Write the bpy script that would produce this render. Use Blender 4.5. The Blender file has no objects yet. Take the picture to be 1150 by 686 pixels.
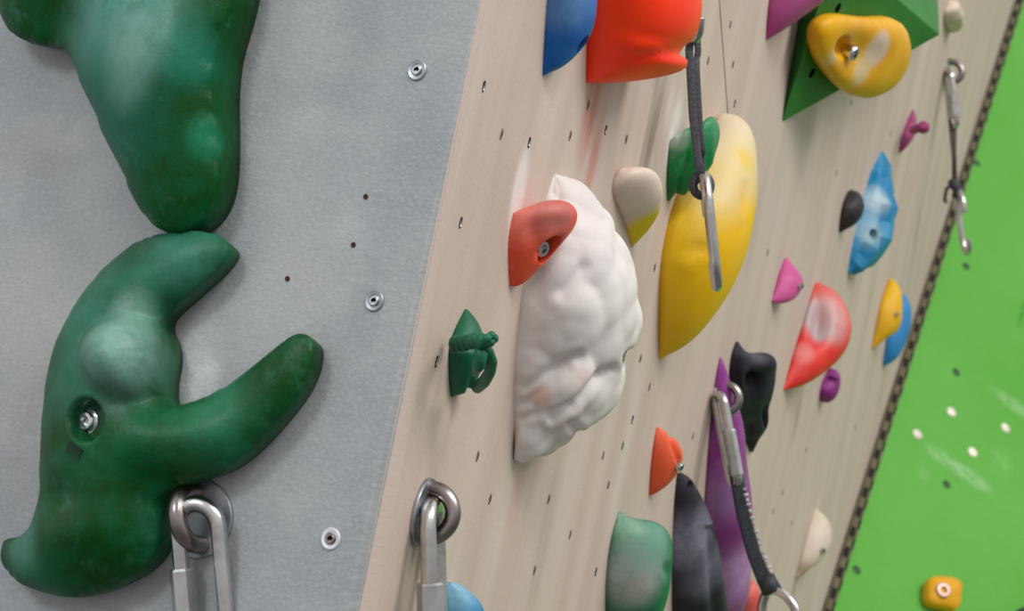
import bpy, bmesh, math, random
import numpy as np
from mathutils import Vector, Matrix, noise
from mathutils.bvhtree import BVHTree
from mathutils.geometry import delaunay_2d_cdt

random.seed(7)
F, CX, CY = 2800.0, 575.0, 343.0          # focal length and centre in photo pixels
ROLL = math.radians(4.3)
CAMH = Vector((0, 0, 1.6))
M3 = Matrix.Rotation(ROLL, 3, 'Y')         # survey frame -> world (plumb lines lean a little in the photo)
C = bpy.context.scene.collection

# ------------------------------------------------------------------ survey frame
def ray(px, py): return Vector(((px-CX)/F, 1.0, -(py-CY)/F))
def at(px, py, z): return ray(px, py)*z
def pix(P): return (CX+P.x/P.y*F, CY-P.z/P.y*F)
def W(P): return M3 @ P + CAMH

class Plane:
    def __init__(s, N, up=None):           # N.P = 1
        s.N = Vector(N); s.n = -s.N.normalized()     # n looks back at the viewer
        s.e2 = up if up is not None else Vector((0,0,1))
        s.e2 = (s.e2 - s.n*s.e2.dot(s.n)).normalized()
        s.e1 = s.e2.cross(s.n).normalized()
        if s.e1.x < 0: s.e1 = -s.e1
        s.o = s.N/s.N.length_squared
    def on(s, px, py, w=0.0):
        r = ray(px, py); return r*((1.0 - w*s.N.length)/s.N.dot(r))
    def to2(s, P): d = P-s.o; return (d.dot(s.e1), d.dot(s.e2))
    def to3(s, a, b, w=0.0): return s.o + s.e1*a + s.e2*b + s.n*w
    def uv(s, px, py): return s.to2(s.on(px, py))
def plane_c(z0, a, b, c):                  # 1/depth = (a + b*(x-790) + c*(y-190))/z0
    a0 = a + b*(CX-790) + c*(CY-190)
    return Vector((b*F, a0, -c*F))/z0
def plane_3(A, B, D):
    n = (B-A).cross(D-A); return n/n.dot(A)

_b = Plane(plane_c(2.2, 1.0, -0.0016, -0.0003))
UPB = (_b.on(541, 0) - _b.on(398, 686)).normalized()
PB = Plane(_b.N, UPB)
E0, E1 = PB.on(541, 0), PB.on(398, 686)
PL = Plane(plane_3(E0, E1, at(0, 343, 2.2/1.33)), UPB)
G0, G1 = PB.on(1139, 0), PB.on(922, 686)
PG = Plane(plane_3(G0, G1, at(1150, 400, 2.2/0.56)), (G0-G1).normalized())

# ------------------------------------------------------------------ materials
def lin(c):
    return tuple((x/12.92 if x <= 0.04045 else ((x+0.055)/1.055)**2.4) for x in [v/255 for v in c])+(1,)
def nodes(name):
    m = bpy.data.materials.new(name); m.use_nodes = True
    nt = m.node_tree; return m, nt, nt.nodes['Principled BSDF']
def N(nt, t, **kw):
    n = nt.nodes.new(t)
    for k, v in kw.items():
        if k.startswith('i_'):
            n.inputs[k[2:].replace('_', ' ')].default_value = v
        else: setattr(n, k, v)
    return n
def mixc(nt, fac, a, b, mode='MIX'):
    n = nt.nodes.new('ShaderNodeMix'); n.data_type = 'RGBA'; n.blend_type = mode
    for i, v in ((0, fac), (6, a), (7, b)):
        if hasattr(v, 'links') or hasattr(v, 'is_linked'): nt.links.new(v, n.inputs[i])
        else: n.inputs[i].default_value = v
    return n.outputs[2]
def mth(nt, op, a, b=None, clamp=False):
    n = nt.nodes.new('ShaderNodeMath'); n.operation = op; n.use_clamp = clamp
    for i, v in ((0, a), (1, b)):
        if v is None: continue
        if hasattr(v, 'is_linked'): nt.links.new(v, n.inputs[i])
        else: n.inputs[i].default_value = v
    return n.outputs[0]
def ramp(nt, fac, p0, p1, v0=0.0, v1=1.0):
    n = nt.nodes.new('ShaderNodeMapRange'); n.interpolation_type = 'SMOOTHSTEP'
    nt.links.new(fac, n.inputs[0])
    n.inputs[1].default_value = p0; n.inputs[2].default_value = p1
    n.inputs[3].default_value = v0; n.inputs[4].default_value = v1
    return n.outputs[0]
def noise_n(nt, vec, scale, detail=4, rough=0.55):
    n = nt.nodes.new('ShaderNodeTexNoise'); nt.links.new(vec, n.inputs['Vector'])
    n.inputs['Scale'].default_value = scale; n.inputs['Detail'].default_value = detail
    n.inputs['Roughness'].default_value = rough
    return n.outputs['Fac']
def falloff(nt, vec, c, r):                # 1 at centre -> 0 at r (r scalar or 3-tuple)
    s = nt.nodes.new('ShaderNodeVectorMath'); s.operation = 'SUBTRACT'
    nt.links.new(vec, s.inputs[0]); s.inputs[1].default_value = c
    d = nt.nodes.new('ShaderNodeVectorMath'); d.operation = 'DIVIDE'
    nt.links.new(s.outputs[0], d.inputs[0])
    d.inputs[1].default_value = (r, r, r) if not isinstance(r, tuple) else r
    l = nt.nodes.new('ShaderNodeVectorMath'); l.operation = 'LENGTH'
    nt.links.new(d.outputs[0], l.inputs[0])
    return ramp(nt, l.outputs['Value'], 0.15, 1.0, 1.0, 0.0)

def hold_mat(*a, **k):
    return lambda o: _hold_mat(o, *a, **k)
def _hold_mat(o, name, col, col2=None, chalk=0.25, spots=(), rough=0.5, chalkc=(206,200,192), scale=18, bump=0.25, spec=0.4):
    """polyurethane; spots = chalk, wear and tint patches (world point, radius, strength[, colour])"""
    m, nt, b = nodes(name)
    pos = nt.nodes.new('ShaderNodeNewGeometry').outputs['Position']
    n1 = noise_n(nt, pos, scale, 5, 0.6)
    c = mixc(nt, ramp(nt, n1, 0.35, 0.68), lin(col), lin(col2 or tuple(min(255, int(v*1.12+6)) for v in col)))
    n2 = noise_n(nt, pos, scale*1.7, 7, 0.7)
    f = mth(nt, 'MULTIPLY', ramp(nt, n2, 0.5, 0.82), chalk)
    c = mixc(nt, f, c, lin(chalkc))
    n3 = noise_n(nt, pos, 55, 5, 0.7)
    for sp in spots:
        p, r, k = sp[:3]; hp, _ = hit(o, *pix(p)); p = hp if hp is not None else p; cc = sp[3] if len(sp) > 3 else chalkc
        f = mth(nt, 'MULTIPLY', falloff(nt, pos, tuple(W(p)), r), mth(nt, 'MULTIPLY', ramp(nt, n3, 0.2, 0.7, 0.45, 1.0), k), True)
        c = mixc(nt, f, c, lin(cc))
    nt.links.new(c, b.inputs['Base Color'])
    b.inputs['Roughness'].default_value = rough
    b.inputs['Specular IOR Level'].default_value = spec
    bp = nt.nodes.new('ShaderNodeBump'); bp.inputs['Strength'].default_value = bump
    bp.inputs['Distance'].default_value = 0.001
    nt.links.new(noise_n(nt, pos, 380, 3), bp.inputs['Height'])
    nt.links.new(bp.outputs[0], b.inputs['Normal'])
    return m
def plain(name, col, rough=0.5, metal=0.0, var=0.15, scale=60):
    m, nt, b = nodes(name)
    pos = nt.nodes.new('ShaderNodeNewGeometry').outputs['Position']
    c = mixc(nt, ramp(nt, noise_n(nt, pos, scale), 0.3, 0.7), lin(tuple(v*(1-var) for v in col)), lin(col))
    nt.links.new(c, b.inputs['Base Color']); b.inputs['Roughness'].default_value = rough
    b.inputs['Metallic'].default_value = metal
    return m
STEEL = plain('brushed_steel', (214,212,210), 0.22, 1.0)
STEEL_D = plain('dull_steel', (160,150,147), 0.28, 1.0)
STEEL_P = plain('satin_plate_steel', (176,180,184), 0.42, 0.9)
ZINC = plain('zinc_steel', (205,206,204), 0.35, 0.9)
DARK = plain('black_void', (20,18,18), 0.95); DARK.node_tree.nodes['Principled BSDF'].inputs['Specular IOR Level'].default_value = 0  # flat black, also painted for the shade inside bolt holes
RUBBER = plain('dark_rubber', (52,55,62), 0.6)
WEB = plain('grey_webbing', (84,88,94), 0.85, 0, 0.35, 500)
WEB2 = plain('charcoal_webbing', (62,68,74), 0.85, 0, 0.35, 500)
CHROME = plain('chrome_bolt', (220,220,222), 0.15, 1.0)
RUST = plain('rusty_hole', (70,40,30), 0.8)

# ------------------------------------------------------------------ object helpers
def prop(o, label=None, cat=None, group=None, kind=None):
    if label: o['label'] = label
    if cat: o['category'] = cat
    if group: o['group'] = group
    if kind: o['kind'] = kind
    return o
def link(name, bm, mat, parent=None, origin=None, smooth=True):
    """bm is in the survey frame; stored in world coordinates about its own origin"""
    me = bpy.data.meshes.new(name)
    bmesh.ops.recalc_face_normals(bm, faces=bm.faces)
    org = W(origin) if origin is not None else None
    for v in bm.verts: v.co = W(v.co)
    if org is None:
        org = sum((v.co for v in bm.verts), Vector())/len(bm.verts)
    for v in bm.verts: v.co -= org
    bm.to_mesh(me); bm.free()
    for p in me.polygons: p.use_smooth = smooth
    o = bpy.data.objects.new(name, me); C.objects.link(o)
    if parent is not None:
        o.parent = parent; o.location = org - parent.location
    else: o.location = org
    for mt in (mat if isinstance(mat, (list, tuple)) else [mat]): me.materials.append(mt if isinstance(mt, bpy.types.Material) else mt(o))
    return o
def empty(name, P, label, cat, group=None):
    o = bpy.data.objects.new(name, None); C.objects.link(o)
    o.location = W(P); o.empty_display_size = 0.02
    return prop(o, label, cat, group)
def autosmooth(o, ang=35):
    me = o.data
    me.set_sharp_from_angle(angle=math.radians(ang))

def resample(pts, n, spacing='lin'):
    P = np.array(pts, float); d = np.r_[0, np.cumsum(np.hypot(*np.diff(P, axis=0).T))]
    t = np.linspace(0, 1, n)
    if spacing == 'cos': t = 0.55*(1-np.cos(np.pi*t))/2 + 0.45*t
    t *= d[-1]
    return np.c_[np.interp(t, d, P[:,0]), np.interp(t, d, P[:,1])]
def smooth_line(pts, n=64, it=2, closed=False):
    P = np.array(pts, float)
    for _ in range(it):                    # Chaikin, keeps the ends
        if closed:
            Q = np.roll(P, -1, 0); P = np.stack([.75*P+.25*Q, .25*P+.75*Q], 1).reshape(-1, 2)
        else:
            A, B = P[:-1], P[1:]
            Q = np.stack([.75*A+.25*B, .25*A+.75*B], 1).reshape(-1, 2)
            P = np.vstack([P[:1], Q[1:-1], P[-1:]])
    return P

def sphere(bm, c, r, ax=None, seg=14):
    """r scalar or (rx,ry,rz) along axes ax"""
    ax = ax or (Vector((1,0,0)), Vector((0,1,0)), Vector((0,0,1)))
    r = (r, r, r) if not isinstance(r, tuple) else r
    g = bmesh.ops.create_uvsphere(bm, u_segments=seg, v_segments=seg//2+2, radius=1)
    for v in g['verts']: v.co = c + ax[0]*(v.co.x*r[0]) + ax[1]*(v.co.y*r[1]) + ax[2]*(v.co.z*r[2])
    return g['verts']
def tube(bm, pts, rad, closed=False, seg=12, flat=None, cap=True):
    """sweep a circle (or flat=(half_w, half_t, dir): a strap section) along pts"""
    pts = [Vector(p) for p in pts]; n = len(pts); rings = []
    nrm = None
    for i, p in enumerate(pts):
        a = pts[(i-1) % n] if (closed or i > 0) else p
        b = pts[(i+1) % n] if (closed or i < n-1) else p
        t = (b-a).normalized()
        if flat: nrm = (flat[2]-t*flat[2].dot(t)).normalized()
        elif nrm is None:
            h = Vector((0.3, 0.5, 0.8)) if abs(t.dot(Vector((0.3,0.5,0.8)).normalized())) < .9 else Vector((1,0,0))
            nrm = (h - t*h.dot(t)).normalized()
        else: nrm = (nrm - t*nrm.dot(t)).normalized()
        bn = t.cross(nrm)
        r = rad[i] if isinstance(rad, (list, tuple, np.ndarray)) else rad
        ring = []
        for k in range(seg):
            a_ = 2*math.pi*k/seg
            if flat:
                ca, sa = math.cos(a_), math.sin(a_)
                x = math.copysign(abs(ca)**0.45, ca)*flat[0]*r; y = math.copysign(abs(sa)**0.6, sa)*flat[1]*r
            else: x, y = math.cos(a_)*r, math.sin(a_)*r
            ring.append(bm.verts.new(p + nrm*x + bn*y))
        rings.append(ring)
    m = n if closed else n-1
    for i in range(m):
        A = rings[i]; B = rings[(i+1) % n]
        off = 0
        if closed and i == n-1:            # match the seam
            off = min(range(seg), key=lambda s: (A[0].co-B[s].co).length)
        for k in range(seg):
            bm.faces.new((A[k], A[(k+1) % seg], B[(k+1+off) % seg], B[(k+off) % seg]))
    if not closed and cap:
        bm.faces.new(rings[0][::-1]); bm.faces.new(rings[-1])
    return rings
def disc_stack(bm, c, n, prof, seg=24, e=None):
    """lathe: prof = [(r, h)...] about axis n at c"""
    e = e or Vector((0,0,1)); a = (e - n*e.dot(n)).normalized(); b = n.cross(a); rings = []
    for r, h in prof:
        rings.append([bm.verts.new(c + n*h + (a*math.cos(2*math.pi*k/seg)+b*math.sin(2*math.pi*k/seg))*max(r, 1e-5)) for k in range(seg)])
    for A, B in zip(rings, rings[1:]):
        for k in range(seg): bm.faces.new((A[k], A[(k+1)%seg], B[(k+1)%seg], B[k]))
    bm.faces.new(rings[0][::-1]); bm.faces.new(rings[-1])

# ---- a hold seen at a grazing angle: stations of arcs standing on the wall
def dome(L, R, q=0.9, p=0.85, ns=56, nt=30, pl=None, tweak=None, w_base=0.0, sk=0.0, spacing='cos', qf=None, smooth=True, relax=False):
    pl = pl or PB
    Lp = resample(smooth_line(L) if smooth else L, ns, spacing)
    Rp = resample(smooth_line(R) if smooth else R, ns, spacing)
    bm = bmesh.new(); grid = []
    for k in range(ns):
        s = k/(ns-1)
        l, r = Lp[k], Rp[k]
        if abs(l-r).sum() < 1.2: r = l + np.array([1.2, 0.0])
        A = pl.on(*l, w_base); B = pl.on(*r, w_base)
        U = (B-A).normalized(); m = ray(*l).cross(ray(*r)).normalized()
        Wd = pl.n - m*pl.n.dot(m); Wd = (Wd - U*Wd.dot(U)).normalized()
        cam = (-A.dot(U), -A.dot(Wd)); rd = ray(*r); d2 = (rd.dot(U), rd.dot(Wd))
        n2 = (d2[1], -d2[0]); c = n2[0]*cam[0]+n2[1]*cam[1]
        if n2[0] < 0: n2 = (-n2[0], -n2[1]); c = -c
        qq = q*(qf(s) if qf else 1.0)
        T = []
        for j in range(nt):
            t = math.pi*j/(nt-1)
            w = qq*max(math.sin(t), 0)**p
            T.append((1-math.cos(t)+sk*w, w))
        a = c/max(n2[0]*u+n2[1]*w for u, w in T)
        grid.append([bm.verts.new(A + U*(u*a) + Wd*(w*a)) for u, w in T])
    for k in range(ns-1):
        for j in range(nt-1):
            bm.faces.new((grid[k][j], grid[k][j+1], grid[k+1][j+1], grid[k+1][j]))
        bm.faces.new((grid[k][nt-1], grid[k][0], grid[k+1][0], grid[k+1][nt-1]))
    bm.faces.new(grid[0]); bm.faces.new(grid[-1][::-1])
    bmesh.ops.recalc_face_normals(bm, faces=bm.faces); bm.normal_update()
    if tweak:
        mv = []
        for k in range(ns):
            for j in range(1, nt-1):
                v = grid[k][j]
                edge = min(1.0, j/3.0, (nt-1-j)/3.0, k/3.0, (ns-1-k)/3.0)
                n = v.normal
                x, y = pix(v.co)
                front = n.dot(-v.co) > 0
                mv.append((v, n*(tweak(v.co, x, y, front)*edge)))
        for v, d in mv: v.co += d
        if relax: bmesh.ops.smooth_vert(bm, verts=[v for v, d in mv], factor=.5, use_axis_x=True, use_axis_y=True, use_axis_z=True)
        bm.normal_update()
    return bm
def gauss(x, y, cx, cy, rx, ry=None):
    ry = ry or rx; d = ((x-cx)/rx)**2+((y-cy)/ry)**2
    return math.exp(-d*1.4)
def nz(P, f, seed=0): return noise.noise(P*f+Vector((seed*7.3, seed*3.1, seed*1.7)))
def cobble(P, f, seed=0):
    d, _ = noise.voronoi(P*f+Vector((seed*5.1, seed*2.3, 0)))
    return 1.0 - min(d[0], 1.0)**2*1.3

# ---- a hold seen nearly face on: an outline inflated like a cushion
def pillow(poly, h, w0f=0.3, pl=None, sp=0.0025, extra=None, inset=0.003, power=0.5, solve=0.0035, smoothit=2):
    pl = pl or PL
    w0 = h*w0f
    P = smooth_line(poly, it=smoothit, closed=True)
    pts = np.array([pl.to2(pl.on(x, y, w0)) for x, y in P])
    # even resample
    Q = np.vstack([pts, pts[:1]]); d = np.r_[0, np.cumsum(np.hypot(*np.diff(Q, axis=0).T))]
    n = int(d[-1]/sp); t = np.linspace(0, d[-1], n, endpoint=False)
    B = np.c_[np.interp(t, d, Q[:,0]), np.interp(t, d, Q[:,1])]
    area = 0.5*np.sum(B[:,0]*np.roll(B[:,1],-1)-np.roll(B[:,0],-1)*B[:,1])
    if area < 0: B = B[::-1]
    def inside(X, Y, poly):
        c = np.zeros(X.shape, bool); x0, y0 = poly[:,0], poly[:,1]; x1, y1 = np.roll(x0,-1), np.roll(y0,-1)
        for a, b, c_, d_ in zip(x0, y0, x1, y1):
            if b == d_: continue
            c ^= ((b > Y) != (d_ > Y)) & (X < (c_-a)*(Y-b)/(d_-b)+a)
        return c
    mn = B.min(0)-3*solve; mx = B.max(0)+3*solve
    nx = int((mx[0]-mn[0])/solve)+1; ny = int((mx[1]-mn[1])/solve)+1
    gx = mn[0]+solve*np.arange(nx); gy = mn[1]+solve*np.arange(ny)
    X, Y = np.meshgrid(gx, gy); mask = inside(X, Y, B)
    phi = np.zeros_like(X)
    for _ in range(2500):
        phi[1:-1,1:-1] = np.where(mask[1:-1,1:-1], .25*(phi[2:,1:-1]+phi[:-2,1:-1]+phi[1:-1,2:]+phi[1:-1,:-2]+solve*solve), 0)
    pm = phi.max()
    def phis(x, y):
        fx = (x-mn[0])/solve; fy = (y-mn[1])/solve; i, j = int(fx), int(fy); u, v = fx-i, fy-j
        i = min(max(i,0),nx-2); j = min(max(j,0),ny-2)
        return (phi[j,i]*(1-u)+phi[j,i+1]*u)*(1-v)+(phi[j+1,i]*(1-u)+phi[j+1,i+1]*u)*v
    T = np.roll(B,-1,0)-np.roll(B,1,0); T /= np.hypot(*T.T)[:,None]; Nn = np.c_[-T[:,1], T[:,0]]  # inward (ccw)
    allp = [tuple(p) for p in B]; nb = len(B)
    for off in (sp*0.15, sp*0.45):
        allp += [tuple(p) for p in B+Nn*off]
    gX, gY = np.meshgrid(np.arange(mn[0], mx[0], sp), np.arange(mn[1], mx[1], sp*0.866))
    gX[1::2] += sp/2
    ok = inside(gX, gY, B)
    for x, y in zip(gX[ok], gY[ok]):
        if np.min((B[:,0]-x)**2+(B[:,1]-y)**2) > (sp*0.8)**2: allp.append((x, y))
    edges = [(i, (i+1) % nb) for i in range(nb)]
    res = delaunay_2d_cdt([Vector(p) for p in allp], edges, [], 1, 1e-7)
    vs, fs, orig = res[0], res[2], res[3]
    bm = bmesh.new(); V = []; bidx = {}
    for i, v in enumerate(vs):
        b = [o for o in orig[i] if o < nb]
        if b: H = 0.0; bidx[b[0]] = i
        else:
            near = phis(v.x, v.y)/pm
            H = max(near, 0.0004)**power
        P0 = pl.to3(v.x, v.y, w0)
        if extra and not b:
            x, y = pix(pl.to3(v.x, v.y, w0+H*(h-w0))); w = extra(x, y, H*(h-w0), P0, H)
        else: w = H*(h-w0)
        V.append(bm.verts.new(pl.to3(v.x, v.y, w0+w)))
    for f in fs:
        try: bm.faces.new([V[i] for i in f])
        except ValueError: pass
    # flank down to the wall
    prev = [V[bidx[i]] for i in range(nb)]
    for fr, ins in ((0.55, 0.35), (0.0, 1.0)):
        cur = []
        for i in range(nb):
            p = B[i]+Nn[i]*inset*ins
            cur.append(bm.verts.new(pl.to3(p[0], p[1], w0*fr)))
        for i in range(nb):
            bm.faces.new((prev[i], prev[(i+1)%nb], cur[(i+1)%nb], cur[i]))
        prev = cur
    bm.faces.new(prev)
    bmesh.ops.recalc_face_normals(bm, faces=bm.faces)
    return bm

def hit(o, px, py):
    """first surface point (survey frame) of object o along the sight line of a photo pixel, and its normal"""
    bm = bmesh.new(); bm.from_mesh(o.data); t = BVHTree.FromBMesh(bm)
    org = o.location if o.parent is None else o.parent.location + o.location
    d = (M3 @ ray(px, py)).normalized()
    loc, n, _, _ = t.ray_cast(CAMH-org, d); bm.free()
    if loc is None: return None, None
    return M3.inverted() @ (loc+org-CAMH), M3.inverted() @ n
def bolt(parent, px, py, r=0.007, n=None, mat=None, sink=0.0, depth=0.006, name='bolt'):
    P, nn = hit(parent, px, py)
    if P is None: print('NO HIT', parent.name, px, py); return
    n = n or nn
    if n.dot(P) > 0: n = -n
    P = P - n*sink
    bm = bmesh.new()
    disc_stack(bm, P, n, [(r*.8,-depth), (r,-depth*.2), (r,depth*.35), (r*.85,depth*.6), (r*.5,depth*.62), (r*.45,-depth*.1), (0.0,-depth*.12)], 20)
    b = link(name, bm, [mat or CHROME], parent); autosmooth(b)
    return b
def pit(parent, px, py, r, e=1.0, mat=None, name='bolt_hole', n=None, sq=1.0):
    """a black surface disc painting the shade of an empty bolt pocket"""
    P, nn = hit(parent, px, py)
    if P is None: print('NO HIT', parent.name, px, py); return
    n = n or nn
    bm = bmesh.new()
    disc_stack(bm, P, n, [(r*.9,-0.004), (r,0.0002), (r*.8,0.0007), (r*.5,0.0009), (0.0,0.0009)], 20)
    return link(name, bm, [mat or DARK], parent)

def carve(o, P, n, r, depth, rise=.04, ell=1.0, e=None, ang=40):
    """bore a round bolt pocket into a closed hold along n"""
    bm = bmesh.new(); c0 = P + n*rise
    e = e or Vector((0,0,1)); a = (e - n*e.dot(n)).normalized(); b = n.cross(a); rings = []
    for rr, h in ((r*1.25, rise), (r*1.12, .003), (r, -depth*.3), (r, -depth)):
        rings.append([bm.verts.new(P + n*h + (a*math.cos(2*math.pi*k/24)*ell+b*math.sin(2*math.pi*k/24))*rr) for k in range(24)])
    for A, B in zip(rings, rings[1:]):
        for k in range(24): bm.faces.new((A[k], A[(k+1)%24], B[(k+1)%24], B[k]))
    bm.faces.new(rings[0][::-1]); bm.faces.new(rings[-1])
    cut = link('cutter', bm, [])
    md = o.modifiers.new('bore', 'BOOLEAN'); md.operation = 'DIFFERENCE'; md.solver = 'EXACT'; md.object = cut
    bpy.context.view_layer.update()
    dg = bpy.context.evaluated_depsgraph_get()
    me = bpy.data.meshes.new_from_object(o.evaluated_get(dg), depsgraph=dg)
    n_old = len(o.data.polygons); o.modifiers.clear()
    bpy.data.objects.remove(cut)
    if len(me.polygons) < n_old*.5: print('CARVE FAILED', o.get('label')); return
    o.data = me
    me.set_sharp_from_angle(angle=math.radians(ang))
def socket(o, px, py, r, depth=.012, n=None, br=None, mat=None, ell=1.0, e=None, bdep=None, ang=40):
    """bored pocket, with a bolt in it when br is given"""
    n = n or PB.n
    P, _ = hit(o, px, py)
    if P is None: print('NO HIT', px, py); return
    carve(o, P, n, r, depth, ell=ell, e=e, ang=ang)
    if br:
        bm = bmesh.new(); Q = P - n*(bdep if bdep is not None else depth)
        disc_stack(bm, Q, n, [(br,-.002), (br,.004), (br*.85,.0052), (br*.5,.0052), (br*.45,.002), (0.0,.002)], 20)
        b = link('bolt', bm, [mat or STEEL], o); autosmooth(b)

# ================================================================== SETTING
def grain_wall(name):
    m, nt, b = nodes(name)
    uv = nt.nodes.new('ShaderNodeTexCoord').outputs['UV']
    mp = N(nt, 'ShaderNodeMapping'); nt.links.new(uv, mp.inputs[0]); mp.inputs['Scale'].default_value = (60, 3, 1)
    mp2 = N(nt, 'ShaderNodeMapping'); nt.links.new(uv, mp2.inputs[0]); mp2.inputs['Scale'].default_value = (14, 1.1, 1)
    c = mixc(nt, ramp(nt, noise_n(nt, mp2.outputs[0], 1.0, 4), 0.3, 0.7), lin((194,176,162)), lin((206,190,176)))
    c = mixc(nt, ramp(nt, noise_n(nt, mp.outputs[0], 1.0, 6, 0.7), 0.5, 0.85, 0, 0.3), c, lin((166,148,134)))
    c = mixc(nt, ramp(nt, noise_n(nt, uv, 6.0, 3), 0.45, 0.8, 0, 0.35), c, lin((210,198,190)))
    c = mixc(nt, ramp(nt, noise_n(nt, uv, 90.0, 4, 0.8), 0.66, 0.8, 0, 0.5), c, lin((216,208,200)))
    mp3 = N(nt, 'ShaderNodeMapping'); nt.links.new(uv, mp3.inputs[0]); mp3.inputs['Scale'].default_value = (110, 14, 1)
    c = mixc(nt, ramp(nt, noise_n(nt, mp3.outputs[0], 1.0, 3, 0.6), 0.72, 0.8, 0, 0.35), c, lin((146,128,114)))
    n3 = ramp(nt, noise_n(nt, mp.outputs[0], 0.8, 4, 0.6), 0.3, 0.7, 0.25, 1.0)
    for (x, y, ru, rv, k, col) in STAINS:
        u, v = PB.uv(x, y)
        f = mth(nt, 'MULTIPLY', falloff(nt, uv, (u, v, 0), (ru, rv, 1.0)), mth(nt, 'MULTIPLY', n3, k), True)
        c = mixc(nt, f, c, lin(col))
    nt.links.new(c, b.inputs['Base Color']); b.inputs['Roughness'].default_value = 0.62
    b.inputs['Specular IOR Level'].default_value = 0.3
    bp = nt.nodes.new('ShaderNodeBump'); bp.inputs['Strength'].default_value = 0.25; bp.inputs['Distance'].default_value = 0.001
    nt.links.new(noise_n(nt, uv, 260, 4), bp.inputs['Height']); nt.links.new(bp.outputs[0], b.inputs['Normal'])
    return m
WHT, RED_S, DRK = (226,220,214), (200,132,116), (128,112,98)
STAINS = [ # px, py, half width, half height, strength, colour : chalk clouds, rubbed off hold colour, darker streaks
 (583,212,.022,.04,1.6,WHT), (578,250,.02,.03,.5,WHT), (757,148,.03,.04,1.6,WHT), (752,120,.02,.03,.6,WHT),
 (664,120,.03,.06,1.5,RED_S), (666,180,.022,.05,1.0,RED_S), (690,110,.02,.08,.35,WHT),
 (733,150,.02,.07,.9,DRK), (720,180,.01,.06,.4,DRK), (700,330,.05,.12,.3,WHT), (622,110,.04,.06,.3,WHT),
 (583,540,.02,.05,.45,RED_S), (511,452,.012,.02,.8,DRK), (520,140,.03,.15,.25,WHT),
 (880,190,.03,.12,.35,(170,186,186)), (912,160,.02,.08,.4,WHT), (1043,130,.012,.12,.45,DRK),
 (975,350,.012,.08,.35,DRK), (895,470,.02,.05,.45,DRK), (1045,30,.03,.05,.4,WHT), (917,575,.02,.03,.6,WHT),
 (893,655,.025,.03,.8,(120,108,70)), (700,520,.03,.1,.25,WHT), (612,600,.03,.1,.3,DRK), (562,600,.03,.08,.3,WHT),
 (470,600,.02,.1,.35,(140,130,122)), (1000,470,.04,.12,.25,DRK), (850,250,.03,.1,.3,DRK), (990,440,.02,.05,.3,DRK),
]
def plaster(name):
    m, nt, b = nodes(name)
    uv = nt.nodes.new('ShaderNodeTexCoord').outputs['UV']
    c = mixc(nt, ramp(nt, noise_n(nt, uv, 7.0, 4, 0.6), 0.3, 0.7), lin((150,155,158)), lin((172,173,172)))
    c = mixc(nt, ramp(nt, noise_n(nt, uv, 22.0, 6, 0.7), 0.5, 0.8, 0, 0.4), c, lin((140,146,152)))
    c = mixc(nt, ramp(nt, noise_n(nt, uv, 300.0, 3, 0.7), 0.45, 0.75, 0, 0.35), c, lin((196,196,194)))
    n3 = ramp(nt, noise_n(nt, uv, 30.0, 5, 0.7), 0.3, 0.7, 0.2, 1.0)
    for (x, y, ru, rv, k, col) in [
        (70,150,.05,.02,.5,(196,194,190)), (210,410,.035,.05,.75,(212,212,210)), (225,430,.02,.03,.7,(220,220,218)),
        (30,170,.06,.03,.4,(160,150,140)), (360,140,.05,.02,.3,(200,200,198)), (40,470,.05,.08,.45,(158,146,138)),
        (150,600,.1,.04,.25,(150,140,134)), (392,260,.03,.02,.2,(200,200,200)), (60,330,.08,.08,.3,(178,172,164)), (410,350,.02,.04,.35,(120,124,130)),
        (408,20,.03,.1,.35,(120,126,130)), (340,280,.08,.1,.2,(176,178,178)), (180,190,.03,.05,.35,(158,140,124))]:
        u, v = PL.uv(x, y)
        f = mth(nt, 'MULTIPLY', falloff(nt, uv, (u, v, 0), (ru, rv, 1.0)), mth(nt, 'MULTIPLY', n3, k), True)
        c = mixc(nt, f, c, lin(col))
    nt.links.new(c, b.inputs['Base Color']); b.inputs['Roughness'].default_value = 0.7
    b.inputs['Specular IOR Level'].default_value = 0.25
    bp = nt.nodes.new('ShaderNodeBump'); bp.inputs['Strength'].default_value = 0.45; bp.inputs['Distance'].default_value = 0.0012
    h = mth(nt, 'ADD', noise_n(nt, uv, 330, 3), mth(nt, 'MULTIPLY', noise_n(nt, uv, 60, 4), 1.5))
    nt.links.new(h, bp.inputs['Height']); nt.links.new(bp.outputs[0], b.inputs['Normal'])
    return m
def greenpaint(name):
    m, nt, b = nodes(name)
    uv = nt.nodes.new('ShaderNodeTexCoord').outputs['UV']
    c = mixc(nt, ramp(nt, noise_n(nt, uv, 3.0, 4, 0.6), 0.3, 0.7), lin((88,166,60)), lin((100,174,74)))
    c = mixc(nt, ramp(nt, noise_n(nt, uv, 160.0, 3, 0.7), 0.5, 0.8, 0, 0.35), c, lin((140,180,100)))
    n3 = ramp(nt, noise_n(nt, uv, 25.0, 5, 0.7), 0.35, 0.65, 0.1, 1.0)
    for (x, y, ru, rv, k, col) in [(1062,516,.05,.02,.6,(180,212,170)), (1090,535,.05,.02,.7,(180,212,170)), (1140,455,.09,.02,.45,(176,208,160)),
                                   (1125,520,.03,.03,.4,(170,206,150)), (1035,530,.02,.02,.4,(170,206,150)), (1148,352,.008,.05,.8,(40,110,40))]:
        u, v = PG.uv(x, y)
        f = mth(nt, 'MULTIPLY', falloff(nt, uv, (u, v, 0), (ru, rv, 1.0)), mth(nt, 'MULTIPLY', n3, k), True)
        c = mixc(nt, f, c, lin(col))
    nt.links.new(c, b.inputs['Base Color']); b.inputs['Roughness'].default_value = 0.65
    b.inputs['Specular IOR Level'].default_value = 0.2
    return m
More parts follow.
